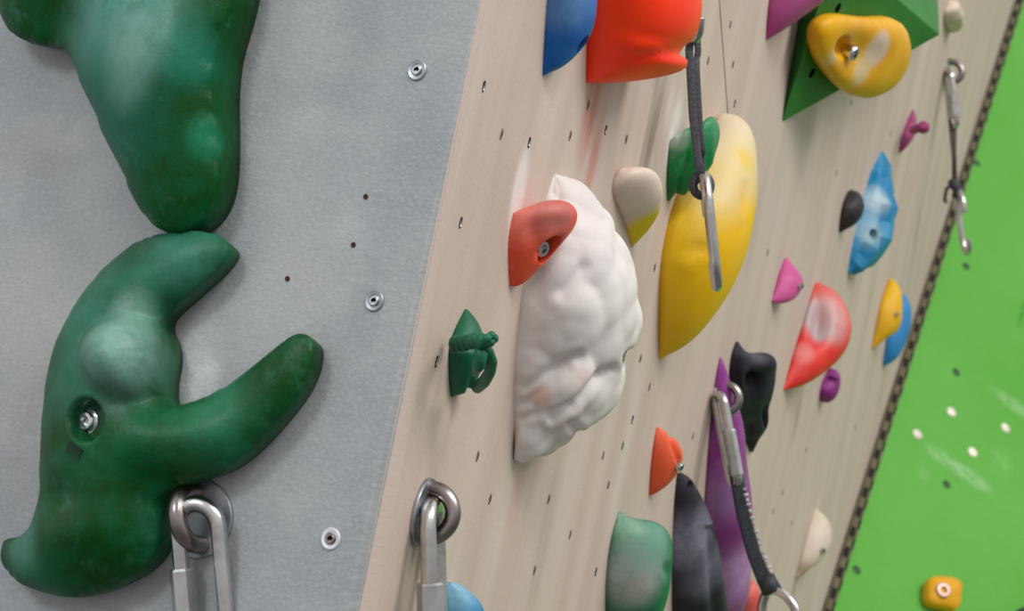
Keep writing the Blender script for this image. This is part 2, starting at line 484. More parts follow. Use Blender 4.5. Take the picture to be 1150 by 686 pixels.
M_BEIGE, M_GREY, M_GREEN = grain_wall('beige_coated_plywood'), plaster('grey_textured_plaster'), greenpaint('green_painted_wall')

def wall_mesh(name, pl, columns, mats, fmat=None, thick=0.02, label=None):
    """columns: list of 3D (top, bottom) pairs in order; a sheet with thickness and UVs in metres"""
    bm = bmesh.new(); uvl = bm.loops.layers.uv.new('UVMap'); rows = 24
    def pt(c, i):
        t = i/rows
        if len(c) == 2: return c[0].lerp(c[1], t)
        return c[0].lerp(c[1], t/.25) if t < .25 else c[1].lerp(c[2], (t-.25)/.75)
    g = [[bm.verts.new(pt(c, i)) for i in range(rows+1)] for c in columns]
    gb = [[bm.verts.new(pt(c, i) - pl.n*thick) for i in range(rows+1)] for c in columns]
    def face(vs, mi=0):
        f = bm.faces.new(vs); f.material_index = mi
        for l in f.loops: l[uvl].uv = pl.to2(l.vert.co)
    for c in range(len(columns)-1):
        mi = fmat[c] if fmat else 0
        for i in range(rows):
            face((g[c][i], g[c+1][i], g[c+1][i+1], g[c][i+1]), mi)
            face((gb[c][i+1], gb[c+1][i+1], gb[c+1][i], gb[c][i]), mi)
        face((g[c][0], gb[c][0], gb[c+1][0], g[c+1][0]), mi); face((g[c][rows], g[c+1][rows], gb[c+1][rows], gb[c][rows]), mi)
    for i in range(rows):
        face((g[0][i], g[0][i+1], gb[0][i+1], gb[0][i])); face((g[-1][i+1], g[-1][i], gb[-1][i], gb[-1][i+1]))
    o = link(name, bm, mats); autosmooth(o, 40)
    return prop(o, label, kind='structure')
def ext(A, B, k0, k1): d = B-A; return A-d*k0, B+d*k1     # lengthen an edge beyond the frame
e0, e1 = ext(E0, E1, .55, .55)
g0, g1 = ext(G0, G1, .6, .7)
def inpl(pl, px, a, b):                     # direction in plane pl, perpendicular to the edge, to the right
    d = (b-a).normalized(); s = pl.n.cross(d).normalized(); return s if s.x > 0 else -s
sB, sL = inpl(PB, 0, e0, e1), inpl(PL, 0, e0, e1)
d0, d1 = 0.003, 0.030                       # the bevelled corner widens towards the bottom
A0, A1 = ext(PL.on(536, 0), PL.on(386, 686), .55, .55)
Sm, S1 = PB.on(544, 0), ext(PB.on(544, 0), PB.on(420, 686), .55, .55)[1]
S0, Em, Am = e0 + sB*.002, e0.lerp(e1, .55/2.1), A0.lerp(A1, .55/2.1)
cols = [(e0 - sL*0.9, e1 - sL*0.9), (e0 - sL*0.3, e1 - sL*0.3), (A0, A1)]
fm = [0, 0]
for i in range(1, 9):
    t = i/8
    cols.append(tuple((1-t)**2*a + 2*t*(1-t)*c + t*t*s for a, c, s in ((A0, e0, S0), (Am, Em, Sm), (A1, e1, S1))))
    fm.append(1 if i > 4 else 0)
wall_mesh('wall_left', PL, cols, [M_GREY, M_BEIGE], fm, thick=.003, label='grey textured plaster panel on the left of the corner')
gap = sB*0.0012
def seam_pt(px, py): return PB.on(px, py)
s_a, s_b = ext(seam_pt(808, 0), seam_pt(818, 130), 1.5, 5.5)
wall_mesh('wall_right', PB, [(S0+gap, Sm+gap, S1+gap), (g0, g1)], [M_BEIGE], label='beige overhanging plywood panel full of holds')
bk = bmesh.new()                            # dark joint behind the corner seam
tube(bk, [S0+gap*.5-PB.n*0.0012, Sm+gap*.5-PB.n*0.0012, S1+gap*.5-PB.n*0.0012], 0.0012, seg=6)
prop(link('trim_1', bk, DARK), 'thin dark joint down the corner', kind='structure')
bk = bmesh.new()
tube(bk, [s_a, seam_pt(818, 137)], 1.0, seg=8, flat=(0.0007, 0.0004, PB.e1))
prop(link('trim_2', bk, plain('sheet_joint_brown', (120,106,94), .9)), 'thin joint between two beige sheets', kind='structure')  # thin brown strip marking the joint between sheets
sG = inpl(PG, 0, g0, g1)
wall_mesh('wall_back', PG, [(g0+sG*0.01, g1+sG*0.01), (g0+sG*2.2, g1+sG*2.2)], [M_GREEN], label='bright green painted wall on the right')

# dark and khaki perforated edge strip
bm = bmesh.new(); nrow = 170; w_ = 0.0125; rows = []
nr = (PB.n+PG.n).normalized()
for i in range(nrow+1):
    t = i/nrow; p = g0.lerp(g1, t); row = []
    for k, (u, h) in enumerate(((-1.0,0.0), (-0.92,.9), (-0.35,1.0), (0.3,1.0), (0.92,.9), (1.0,0.0))):
        row.append(bm.verts.new(p + sB*0.0 + sG*(u*w_*0.55+w_*.5) + nr*(0.006*h+0.0012)))
    rows.append(row)
for i in range(nrow):
    for k in range(5):
        f = bm.faces.new((rows[i][k], rows[i][k+1], rows[i+1][k+1], rows[i+1][k]))
        f.material_index = 1 if (k in (1, 2) and i % 2 == 0) or (k == 3 and i % 2 == 1) else 0
dk = [f for f in bm.faces if f.material_index == 1]
r_ = bmesh.ops.inset_individual(bm, faces=dk, thickness=0.0007, depth=-0.0022)
for f in r_['faces']: f.material_index = 0
prop(link('trim_3', bm, [plain('khaki_strip', (104,98,70), .85), plain('strip_recess', (30,28,22), .95)], smooth=False), 'khaki and black perforated strip along the beige panel edge', kind='structure')

# ================================================================== HOLDS, left panel
G_D, G_L = (0,98,42), (0,128,84)
def H1(x, y, w, P, H):
    w += 0.010*gauss(x, y, 205, 80, 70, 110)
    w -= 0.016*gauss(x, y, 60, 20, 45, 60)*H
    return w + 0.0012*nz(P, 30, 1)*H
bm = pillow([(2,-60),(2,0),(8,25),(20,42),(45,53),(70,52),(84,62),(100,98),(120,145),(145,200),(168,247),(186,262),(207,263),(228,254),(245,230),(253,198),(254,150),(253,100),(257,62),(266,32),(275,0),(285,-60),(262,-140),(180,-180),(100,-170),(40,-130)], 0.058, extra=H1, w0f=.35)
mt = hold_mat('worn_green_resin', (0,60,2), (0,84,46), .3, [(PL.on(130,20,.05),.07,1.0,(100,162,148)), (PL.on(110,110,.05),.08,.8,(10,100,84)), (PL.on(150,45,.05),.035,.8,(120,160,148)), (PL.on(140,85,.05),.03,.6,(110,150,138)),
     (PL.on(232,155,.05),.02,.6,(30,150,110)), (PL.on(215,60,.05),.03,.5,(20,130,110))], .36, (90,170,140), 26, spec=.22)
prop(link('climbing_hold', bm, mt, origin=PL.on(180,50)), 'large smooth green hold hanging from the top left corner', 'climbing hold')

def H2(x, y, w, P, H):
    # thumb lobe over the upper claw, creases round it, eye pocket
    lobe = 0.052*max(0, 1-((x-138)/58)**2-((y-402)/52)**2)**.5 if ((x-138)/58)**2+((y-402)/52)**2 < 1 else 0
    w = math.log(math.exp(w*160)+math.exp(lobe*160))/160 - math.log(2)/160*(1-H)
    w -= 0.012*gauss(x, y, 190, 352, 26, 16)*H
    w += 0.010*gauss(x, y, 215, 490, 70, 40)*H
    w += 0.006*gauss(x, y, 95, 600, 60, 40)*H
    w -= 0.010*gauss(x, y, 165, 545, 30, 30)*H
    w -= 0.008*gauss(x, y, 60, 560, 30, 30)*H
    w = max(w, 0.0)
    d = math.hypot((x-95)/16.5, (y-471)/21.0)
    if d < 1.25: w -= 0.015*min(1.0, max(0.0, (1.25-d)/0.3))**1.3
    return max(w, -0.01) + 0.001*nz(P, 35, 2)*H
DRAGON = [(2,612),(8,605),(26,603),(42,594),(50,575),(54,535),(55,500),(58,450),(65,402),(78,365),(97,334),(125,297),(150,276),(180,263),(221,259),(248,264),(259,276),(257,291),(240,311),(214,334),(190,355),(183,364),(192,380),(195,402),(189,430),(190,452),(201,459),(234,449),(279,420),(318,385),(336,374),(348,376),(354,390),(351,415),(340,440),(325,461),(290,502),(262,526),(240,537),(200,548),(184,560),(184,585),(184,610),(174,630),(156,648),(110,671),(65,671),(26,657),(5,636)]
bm = pillow(DRAGON, 0.052, extra=H2, sp=0.0019, w0f=.32, inset=.004)
mt = hold_mat('chalked_green_resin', (0,58,8), (0,84,48), .25, [(PL.on(140,385,.05),.05,1.0,(122,162,150)), (PL.on(150,350,.05),.02,.7,(140,160,150)), (PL.on(200,285,.04),.05,.5,(70,140,120)), (PL.on(100,340,.04),.05,.45,(70,140,120)),
     (PL.on(165,355,.05),.02,.5), (PL.on(90,430,.04),.04,.45,(70,130,110)), (PL.on(230,462,.04),.05,.5,(60,140,105)), (PL.on(25,612,.03),.03,.6,(90,150,130)), (PL.on(190,420,.05),.02,.3)], .38, (90,160,130), 24, spec=.22)
dragon = prop(link('climbing_hold', bm, mt, origin=PL.on(120,480)), 'green claw shaped hold with open jaws and a bolt eye', 'climbing hold')
def down_on(o, P, n):
    bm = bmesh.new(); bm.from_mesh(o.data); t = BVHTree.FromBMesh(bm)
    loc = t.ray_cast(W(P+n*.2)-o.location, -(M3 @ n))[0]; bm.free()
    return M3.inverted() @ (loc+o.location-CAMH)
Pe = down_on(dragon, PL.on(98,473,.038), PL.n)
bm = bmesh.new()
disc_stack(bm, Pe, PL.n, [(.0082,-.004), (.0082,.0005), (.0078,.0012), (.0062,.0012), (.006,.004), (.0052,.0048), (.0032,.0048), (.0028,.001), (0.0,.001)], 24)
b_ = link('bolt', bm, CHROME, dragon); autosmooth(b_); prop(b_, 'hex socket bolt deep in the eye hole')
Pm, nm = hit(dragon, 83, 506)
if nm.dot(Pm) > 0: nm = -nm
ax_ = (PL.e1 - PL.e2*.35); ax_ = (ax_ - nm*ax_.dot(nm)).normalized(); ay_ = nm.cross(ax_)
bm = bmesh.new(); g = bmesh.ops.create_cube(bm, size=1)
for v in g['verts']: v.co = Pm + ax_*(v.co.x*.0125) + ay_*(v.co.y*.007) + nm*(v.co.z*.001)
bmesh.ops.bevel(bm, geom=list(bm.edges), offset=.0004, segments=2, affect='EDGES', profile=.5)
prop(link('inlay_tag', bm, plain('dark_green_tag', (6,52,24), .9), dragon), 'small dark rectangular inlay')

# ---- eyebolt anchors: round plate and half ring
def eyebolt(pl, px, py, label, R=0.0165, rb=0.0052, pr=0.028, leg=0.009, prad=None, up=None, name='eyebolt_anchor'):
    P = pl.on(px, py); n = pl.n; v = pl.e2
    if up: v = (up - n*up.dot(n)).normalized()
    t = empty(name, P, label, 'wall anchor', 'metal ring anchors')
    bm = bmesh.new()
    disc_stack(bm, P, n, [(pr*.99,0.0), (pr,.0006), (pr,.0022), (pr*.985,.0028), (pr*.2,.0028), (0.0,.0028)], 40)
    pobj = link('plate', bm, STEEL_P, t); autosmooth(pobj)
    bm = bmesh.new(); pts = [P + v*R - n*.0]
    pts = [P + v*R + n*.001, P+v*R + n*leg*.6]
    for i in range(17):
        a = math.pi*i/16; pts.append(P + n*(leg+R*math.sin(a)) + v*R*math.cos(a))
    pts += [P - v*R + n*leg*.6, P - v*R + n*.001]
    tube(bm, pts, rb, seg=16)
    link('ring', bm, STEEL_D, t)
    return t, P, n, v
eyebolt(PL, 226, 583, 'round steel plate and ring anchor under the green claw hold', pr=.0245, R=.0165, rb=.0058, up=Vector((-.25,0,1)))
eyebolt(PB, 474, 574, 'steel ring anchor near the corner with a link hanging in it', pr=.022, R=.0155, rb=.0052, leg=.005)
eyebolt(PB, 802, 445, 'steel ring anchor in front of the purple spike hold', R=.0135, rb=.0044, pr=.013, leg=.011)
eyebolt(PB, 1062, 80, 'small steel ring anchor below the cream hold at top right', R=.015, rb=.005, pr=.016)

eyebolt(PB, 757, -60, 'steel ring anchor hidden behind the fluorescent orange red hold', R=.0135, rb=.0044, pr=.013, leg=.011)

# ---- quick links (oval with a screw sleeve)
def quicklink(name, top, D, S, Ln, Wd, r, label, sleeve=(-1,.42,.70), cat='chain link', sl_r=None, parent=None):
    Nn_ = D.cross(S).normalized()
    if parent is None:
        t = empty(name, top, label, cat); 
    else: t = parent
    hw = Wd/2 - r; pts = []
    for i in range(13):
        a = math.pi - math.pi*i/12; pts.append(top + S*(hw*math.cos(a)) + D*(hw*(1-math.sin(a))))
    for i in range(13):
        a = math.pi*i/12; pts.append(top + S*(hw*math.cos(a)) + D*(Ln-hw+hw*math.sin(a)))
    bm = bmesh.new(); tube(bm, pts, r, closed=True, seg=14)
    link('link_body' if parent is None else 'carabiner', bm, STEEL, t)
    bm = bmesh.new(); s, a, b = sleeve; c0 = top + S*(s*hw) + D*(Ln*a); c1 = top + S*(s*hw) + D*(Ln*b)
    rr = sl_r or r*1.55
    tube(bm, [c0, c0.lerp(c1, .04), c0.lerp(c1, .96), c1], [rr*.85, rr, rr, rr*.85], seg=6)
    g = link('sleeve' if parent is None else 'gate', bm, ZINC, t, smooth=False)
    return t
down = M3.inverted() @ Vector((0,0,-1))
rt = ray(300, 600).normalized()
zL = PL.on(222, 580).y
quicklink('quick_link', at(220, 566, zL-.022), (down+Vector((.02,0,0))).normalized(), Vector((1,-.25,0)).normalized(), .105, .037, .0052, 'steel oval screw link hanging from the anchor under the claw', (-1,.38,.72))
zR = PB.on(478, 570).y
quicklink('quick_link', at(485, 566, zR-.010), (down+Vector((-.05,0,0))).normalized(), Vector((.16,.98,0)).normalized(), .115, .04, .0055, 'steel screw link seen edge on in the ring near the corner', (-.9,.42,.72))

# ================================================================== HOLDS, beige panel
def hold(L, R, mat, label, q=.9, tweak=None, extra=None, smooth_shade=True, **kw):
    bm = dome(L, R, q=q, tweak=tweak, **kw)
    if extra: extra(bm)
    mid = L[len(L)//2]
    o = link('climbing_hold', bm, mat, origin=PB.on(*mid), smooth=smooth_shade)
    return prop(o, label, 'climbing hold')
soft = lambda a, f, s=0: (lambda P, x, y, fr: a*nz(P, f, s))

# blue, top
o = hold([(625,-80),(617,-30),(612,30),(609,84)], [(635,-82),(668,-30),(671,10),(666,40),(650,63),(632,78),(611,85)],
     hold_mat('blue_resin', (0,84,160), (18,104,178), .15, [(PB.on(640,5,.05),.03,.7,(110,150,190)), (PB.on(655,60,.05),.03,.35,(60,130,180))], .42),
     'blue hold at the top edge left of the orange one', q=.9, tweak=soft(.002, 18, 3))
socket(o, 655, 50, .0065, .015)
# fluorescent red orange
def tw(P, x, y, fr):
    d = 0.002*nz(P, 14, 4)
    d -= 0.006*math.exp(-((y-60-(760-x)*.10)/6)**2)*max(0, min(1, (x-690)/60))
    return d
hold([(668,-90),(662,-40),(659,20),(658,93)], [(680,-92),(745,-75),(785,-35),(790,5),(786,30),(778,45),(768,53),(772,62),(773,72),(768,78),(745,86),(715,92),(685,94),(660,93)],
     hold_mat('fluorescent_orange_resin', (255,50,0), (255,62,6), .0, [], .45, bump=.1), 'large fluorescent orange red hold at the top edge', q=.75, tweak=tw, p=.6, qf=lambda s: 1.0)
# red pinch
def tw(P, x, y, fr):
    if not fr: return 0
    return -0.018*gauss(x, y, 619+(276-y)*.8, 278, 7, 10) + .001*nz(P, 40, 2) + 0.003*gauss(x, y, 625, 238, 22, 12) - .003*gauss(x, y, 600, 262, 12, 20)
o = hold([(576,240),(571,262),(570,290),(572,320)], [(577,239),(592,232),(612,227),(630,224),(642,229),(648,241),(645,256),(634,270),(620,286),(605,302),(590,317),(580,322),(573,321)],
     hold_mat('worn_red_resin', (220,72,42), (228,90,60), .2, [(PB.on(620,236,.05),.03,1.0,(184,112,108)), (PB.on(590,245,.03),.03,.6,(208,124,110)), (PB.on(638,238,.06),.022,.7,(180,104,102))], .5),
     'red wedge hold in front of the big white one', q=1.3, tweak=tw, sk=.25, ns=110, nt=60)
socket(o, 615, 281, .0085, .014, n=(PB.n*.8-ray(612,283)*.45+Vector((0,0,-.1))).normalized(), br=.006, bdep=.0085, ell=1.25, e=Vector((.6,0,.8)))
# small green textured hold
def ex(bm):
    for i, (x, y) in enumerate([(511,386),(517,386),(523,385),(529,383),(535,382),(541,383)]):
        P = PB.on(x, y, .008+.005*i)
        sphere(bm, P, (.0042,.0046,.0052), seg=12)
    for (x, y) in ((547,380),(552,377),(555,380),(551,384)): sphere(bm, PB.on(x, y, .040), .0030, seg=10)
    tube(bm, [PB.on(545,388,.035), PB.on(549,396,.037), PB.on(552,406,.037), PB.on(550,418,.034), PB.on(544,428,.028), PB.on(536,435,.020)], [.003,.0035,.0038,.0038,.004,.004], seg=10)
    tube(bm, [PB.on(538,390,.030), PB.on(540,398,.034), PB.on(538,410,.032), PB.on(533,420,.026)], [.003,.0045,.004,.002], seg=10)
def tw(P, x, y, fr):
    d = .0015*nz(P, 60, 1)
    if abs(y-391-(x-505)*-.02) < 3: d -= .003
    if abs((x-536)+(y-415)*.4) < 2.2 and y > 398: d -= .002
    return d
hold([(522,347),(512,366),(504,386),(503,412),(506,445)], [(524,347),(533,357),(539,368),(544,380),(545,392),(541,410),(536,428),(526,442),(508,446)],
     hold_mat('dark_green_resin', (0,82,54), (4,98,66), .12, [], .5, (60,130,110)), 'small dark green hold with a row of knobs', q=.9, tweak=tw, extra=ex)
# big white
def tw(P, x, y, fr):
    c = .0085*(cobble(P, 25, 2)-.55) + .0028*(cobble(P, 44, 5)-.5) + .001*nz(P, 30, 1)
    for (ax, ay, bx, by, dp, wd) in ((590,435,650,400,.006,6),(580,458,640,415,.004,4),(620,470,690,415,.006,5),(590,395,560,400,.0,4),(630,330,655,300,.004,6),(585,470,640,455,.003,4),(640,475,662,500,.004,5)):
        vx, vy = bx-ax, by-ay; t = max(0, min(1, ((x-ax)*vx+(y-ay)*vy)/(vx*vx+vy*vy)))
        d = math.hypot(x-ax-t*vx, y-ay-t*vy); c -= dp*math.exp(-(d/wd)**2)
    if fr: c -= .010*gauss(x, y, 705, 402, 7, 9)
    return c
white = hold([(622,196),(611,230),(598,275),(587,320),(583,365),(579,410),(577,460),(578,516)],
     [(624,195),(648,207),(674,228),(692,248),(703,275),(711,305),(717,340),(716,372),(706,398),(703,425),(692,448),(668,470),(640,495),(615,512),(582,517)],
     hold_mat('white_resin', (214,208,204), (226,221,216), .1, [(PB.on(606,444,.03),.012,.8,(224,160,140)), (PB.on(655,424,.06),.015,.4,(222,190,176)), (PB.on(660,270,.07),.05,.3,(196,186,190)), (PB.on(640,440,.06),.05,.3,(200,190,186))], .55, (240,238,236), bump=.15),
     'big white knobbly hold in the middle of the beige panel', q=.8, tweak=tw, ns=120, nt=72, p=.8, relax=True)
socket(white, 701, 402, .009, .02, br=.006, bdep=.006, mat=ZINC)
# cream and yellow
hold([(690,196),(686,214),(694,236),(704,258),(709,277)], [(700,188),(722,187),(738,194),(746,215),(743,236),(733,254),(722,266),(710,278)],
     hold_mat('cream_yellow_resin', (212,192,176), (222,204,188), .1, [(PB.on(728,252,.05),.03,1.6,(236,206,20)), (PB.on(715,264,.03),.026,2.0,(236,206,0))], .5),
     'rounded cream hold with a yellow base right of the white one', q=1.1, tweak=soft(.0015, 25, 2))
# green over yellow
def tw(P, x, y, fr): return -.0012*abs(math.sin((x-748)*.3)) - .004*math.exp(-((x-779-(y-160)*-.3)/4)**2)
hold([(752,158),(750,175),(748,200),(749,225)], [(760,152),(780,136),(798,128),(808,135),(810,155),(803,180),(790,205),(770,220),(751,226)],
     hold_mat('ribbed_green_resin', (0,118,52), (10,130,62), .25, [(PB.on(760,155,.03),.016,.9,(190,200,190)), (PB.on(795,140,.07),.03,.5,(70,150,110))], .45),
     'ribbed green hold beside the top of the large yellow one', q=1.5, tweak=tw)
# large yellow
def tw(P, x, y, fr):
    d = .0025*nz(P, 14, 6) - .002*math.exp(-((y-290-(x-770)*-.6)/7)**2)*gauss(x, y, 765, 290, 30)
    d += .003*gauss(x, y, 765, 295, 14, 10) - .004*gauss(x, y, 790, 278, 12, 5)
    if abs(x-838-(y-220)*-.12) < 1.3 and 205 < y < 232: d -= .0035
    return d
hold([(800,140),(780,170),(760,215),(748,255),(741,300),(739,350),(740,402)], [(812,127),(832,131),(846,148),(851,180),(850,225),(844,270),(828,312),(805,350),(780,382),(760,396),(742,403)],
     hold_mat('yellow_resin', (234,184,0), (240,194,6), .12, [(PB.on(822,150,.09),.075,2.2,(214,198,166)), (PB.on(843,185,.06),.05,1.0,(214,194,130)), (PB.on(805,205,.09),.05,1.3,(214,190,130)), (PB.on(790,250,.08),.035,.45,(212,182,70)), (PB.on(838,180,.09),.02,.8,(224,190,20))], .45, (216,200,160)),
     'large yellow half moon hold behind the hanging sling', q=.9, tweak=tw)
# magenta top
hold([(880,-70),(868,-30),(862,10),(860,45)], [(890,-72),(940,-50),(945,-20),(925,2),(900,20),(880,34),(861,45)],
     hold_mat('magenta_resin', (170,50,124), (182,70,138), .15, [(PB.on(890,0,.05),.05,.4,(190,120,160))], .5), 'magenta hold at the top edge beside the green wedge', q=.9)

# green wooden volume with a yellow hold on it
bm = bmesh.new()
V = [PB.on(878,137), PB.on(905,-60), PB.on(1040,34), PB.on(1035,-90), at(1055,39,1.42), at(966,-38,1.34), at(1038,-22,1.50)]
V = [PB.on(878,137), PB.on(912,-70), PB.on(1046,30), PB.on(1050,-60), PB.on(1055,39,.104), PB.on(940,-60,.037), PB.on(1037,-12,.075)]
vs = [bm.verts.new(p) for p in V]
r_ = bmesh.ops.convex_hull(bm, input=vs)
bmesh.ops.delete(bm, geom=list({g for g in r_['geom_interior']+r_['geom_unused'] if isinstance(g, bmesh.types.BMVert)}), context='VERTS')
bmesh.ops.bevel(bm, geom=list(bm.edges), offset=.0012, segments=2, affect='EDGES', profile=.5)
m_vol, nt, b = nodes('green_painted_wood')
pos = nt.nodes.new('ShaderNodeNewGeometry').outputs['Position']
c = mixc(nt, ramp(nt, noise_n(nt, pos, 20, 5), .3, .7), lin((20,106,18)), lin((34,120,28)))
c = mixc(nt, ramp(nt, noise_n(nt, pos, 60, 6, .7), .55, .8, 0, .3), c, lin((130,190,110)))
nt.links.new(c, b.inputs['Base Color']); b.inputs['Roughness'].default_value = .6
vol = prop(link('wall_volume', bm, m_vol, origin=PB.on(950,50), smooth=False), 'green painted wedge shaped volume at the top right', 'climbing volume')
for x, y in ((941,9), (912,82)): pit(vol, x, y, .0055)
_, nf = hit(vol, 960,60)
if nf.dot(ray(960,60)) > 0: nf = -nf
Pv, _ = hit(vol, 960,60)
PV = Plane(nf/nf.dot(Pv))
def H3(x, y, w, P, H):
    w -= .013*gauss(x, y, 970, 63, 30, 30)
    dd = math.hypot((x-953)/10.5, (y-56)/11.5)
    if dd < 1.2: w -= .016*min(1, (1.2-dd)/.35)
    return max(w, 0) + .0008*nz(P, 40, 4)*H
bm = pillow([(913,38),(922,22),(938,15),(958,18),(978,20),(998,18),(1010,26),(1017,45),(1014,68),(1002,90),(985,103),(965,109),(945,103),(928,86),(915,65)], .034, pl=PV, extra=H3, sp=.0022, w0f=.3, solve=.002, power=.4)
yh = prop(link('climbing_hold', bm, hold_mat('yellow_chalked_resin', (222,160,0), (232,176,4), .1, [(PV.on(985,55,.02),.026,2.6,(212,192,168)), (PV.on(968,80,.02),.024,1.6,(214,190,140)), (PV.on(937,62,.02),.02,1.0,(216,194,140))], .42), origin=PV.on(965,60)),
     'round yellow hold bolted on the green wedge', 'climbing hold')
bolt(yh, 953, 57, .0085, n=PV.n, depth=.008, sink=-.004)

# right half of the beige panel
hold([(1062,5),(1059,15),(1060,28),(1066,36)], [(1066,0),(1076,1),(1082,8),(1081,20),(1083,27),(1076,36),(1068,37)],
     hold_mat('small_cream_resin', (206,190,168), None, .2), 'small cream hold right of the green wedge', q=1, tweak=lambda P,x,y,f: .004*nz(P,60,3), ns=30, nt=18)
def ex(bm): sphere(bm, PB.on(1037,143,.035), .0085, seg=14); tube(bm, [PB.on(1026,146,.015), PB.on(1035,143,.034)], [.006,.0055], seg=10)
hold([(1024,124),(1017,140),(1011,156),(1009,171)], [(1026,123),(1030,134),(1029,150),(1020,164),(1011,172)],
     hold_mat('plum_resin', (134,40,92), None, .15), 'small plum hold with a round knob on its side', q=.9, extra=ex, ns=30, nt=18)
hold([(952,215),(946,228),(943,244),(942,259)], [(956,213),(966,216),(971,227),(970,240),(962,252),(944,261)],
     hold_mat('black_resin', (34,30,36), (46,42,48), .1, [], .55), 'small black hold left of the faceted blue one', q=.9, ns=30, nt=18)
# faceted blue
def tw(P, x, y, fr): return random.uniform(-.0075, .006)
o = hold([(990,170),(979,190),(971,215),(964,245),(957,275),(952,303)], [(992,170),(1000,190),(1004,215),(1004,245),(998,268),(989,290),(972,304),(960,309),(953,306)],
     hold_mat('ice_blue_resin', (12,120,170), (40,140,186), .2, [(PB.on(985,225,.04),.03,1.2,(170,196,208)), (PB.on(980,262,.05),.03,1.2,(140,174,186))], .35),
     'tall faceted light blue hold on the right part of the panel', q=.9, tweak=tw, ns=13, nt=11, smooth_shade=False, smooth=False)
socket(o, 982, 263, .0065, .015, n=(PB.n-ray(982,263)*.6).normalized(), ang=4)
o = hold([(881,290),(874,308),(867,336)], [(884,289),(893,300),(902,313),(902,322),(896,334),(884,340),(868,340)],
     hold_mat('pink_resin', (190,72,134), (204,88,148), .1), 'small pink hold above left of the red crescent', q=.9, ns=30, nt=20, tweak=soft(.002, 30))
bolt(o, 898, 321, .0035, mat=STEEL)
def tw(P, x, y, fr): return (-.014*gauss(x, y, 921, 362, 13, 26) if fr else 0) + .001*nz(P, 25)
hold([(915,318),(908,340),(900,368),(890,398),(880,436)], [(920,317),(938,326),(950,342),(957,366),(953,388),(938,408),(918,424),(898,434),(881,438)],
     hold_mat('crescent_red_resin', (212,36,26), (222,54,40), .1, [(PB.on(922,360,.04),.042,2.0,(176,160,162)), (PB.on(945,350,.06),.05,.65,(226,150,145)), (PB.on(915,325,.02),.03,.4,(210,110,100)), (PB.on(902,395,.02),.02,.6,(210,150,140))], .45),
     'red crescent hold with a chalked grey hollow', q=.85, tweak=tw, ns=70, nt=40)
o = hold([(929,416),(923,428),(920,440),(921,450)], [(932,413),(940,415),(945,424),(943,438),(937,449),(929,453),(922,451)],
     hold_mat('purple_resin', (124,34,112), None, .1), 'small purple hold under the red crescent', q=1, ns=30, nt=20)
socket(o, 938, 427, .005, .01)
hold([(1009,333),(1001,355),(995,380),(991,408)], [(1015,330),(1022,340),(1024,362),(1018,385),(1008,403),(992,411)],
     hold_mat('sky_blue_resin', (30,116,178), (52,138,196), .1), 'light blue hold beside the yellow one near the strip edge', q=.8, ns=40, nt=20, tweak=soft(.002, 30))
o = hold([(997,316),(989,338),(984,362),(979,390)], [(1000,312),(1009,318),(1014,335),(1013,358),(1007,374),(995,380),(981,391)],
     hold_mat('amber_resin', (216,164,0), (228,180,10), .1), 'small yellow hold overlapping the light blue one', q=1.0, ns=40, nt=20, tweak=soft(.003, 30, 5))
bolt(o, 1006, 353, .0035, mat=STEEL)

# purple spike behind the quickdraw
hold([(808,401),(802,430),(797,480),(793,530),(790,580),(789,640),(790,720)], [(810,401),(820,430),(832,470),(840,510),(845,560),(846,600),(844,650),(836,690),(800,724)],
     hold_mat('purple_spike_resin', (130,40,124), (150,70,148), .3, [(PB.on(812,560,.06),.05,.9,(160,120,170)), (PB.on(820,650,.05),.06,1.0,(196,156,200))], .45, (186,150,190)), 'tall purple spike hold behind the hanging quickdraw', q=.8, tweak=soft(.003, 16, 3))
# black knobbly
def tw(P, x, y, fr):
    d = .003*nz(P, 22, 5)
    if fr: d += -.016*gauss(x, y, 846, 428, 9, 9) + .008*gauss(x, y, 858, 408, 14, 10) - .010*gauss(x, y, 862, 470, 4, 14) - .006*gauss(x, y, 843, 485, 6, 16) + .006*gauss(x, y, 832, 430, 8, 20)
    return d
hold([(826,384),(820,400),(818,430),(823,460),(832,485),(842,507)], [(828,383),(833,392),(840,398),(856,398),(868,405),(872,418),(869,440),(864,458),(864,470),(858,485),(850,498),(846,508)],
     hold_mat('charcoal_resin', (36,36,44), (52,52,62), .2, [(PB.on(850,403,.06),.02,.5,(110,112,124))], .65, (110,112,126), spec=.15), 'black knobbly hold right of the purple spike', q=1.0, tweak=tw, ns=80, nt=46)
# orange small
o = hold([(737,480),(734,495),(731,520),(729,554)], [(740,480),(752,486),(763,497),(768,511),(765,525),(755,540),(742,551),(730,556)],
     hold_mat('orange_resin', (226,84,44), (234,98,58), .1), 'small orange hold above the green and black ones', q=.95, ns=44, nt=26, tweak=lambda P,x,y,f: .0015*nz(P,30)-.004*math.exp(-((x-757-(y-500)*.35)/2)**2)*(y<520))
bolt(o, 761, 523, .0042, mat=STEEL, sink=-.001)
# red at the bottom edge
hold([(842,652),(836,670),(834,700)], [(845,650),(852,658),(855,672),(852,700),(836,705)],
     hold_mat('faded_red_resin', (206,84,72), (216,130,120), .3), 'faded red hold at the bottom behind the purple spike', q=1, ns=26, nt=16)
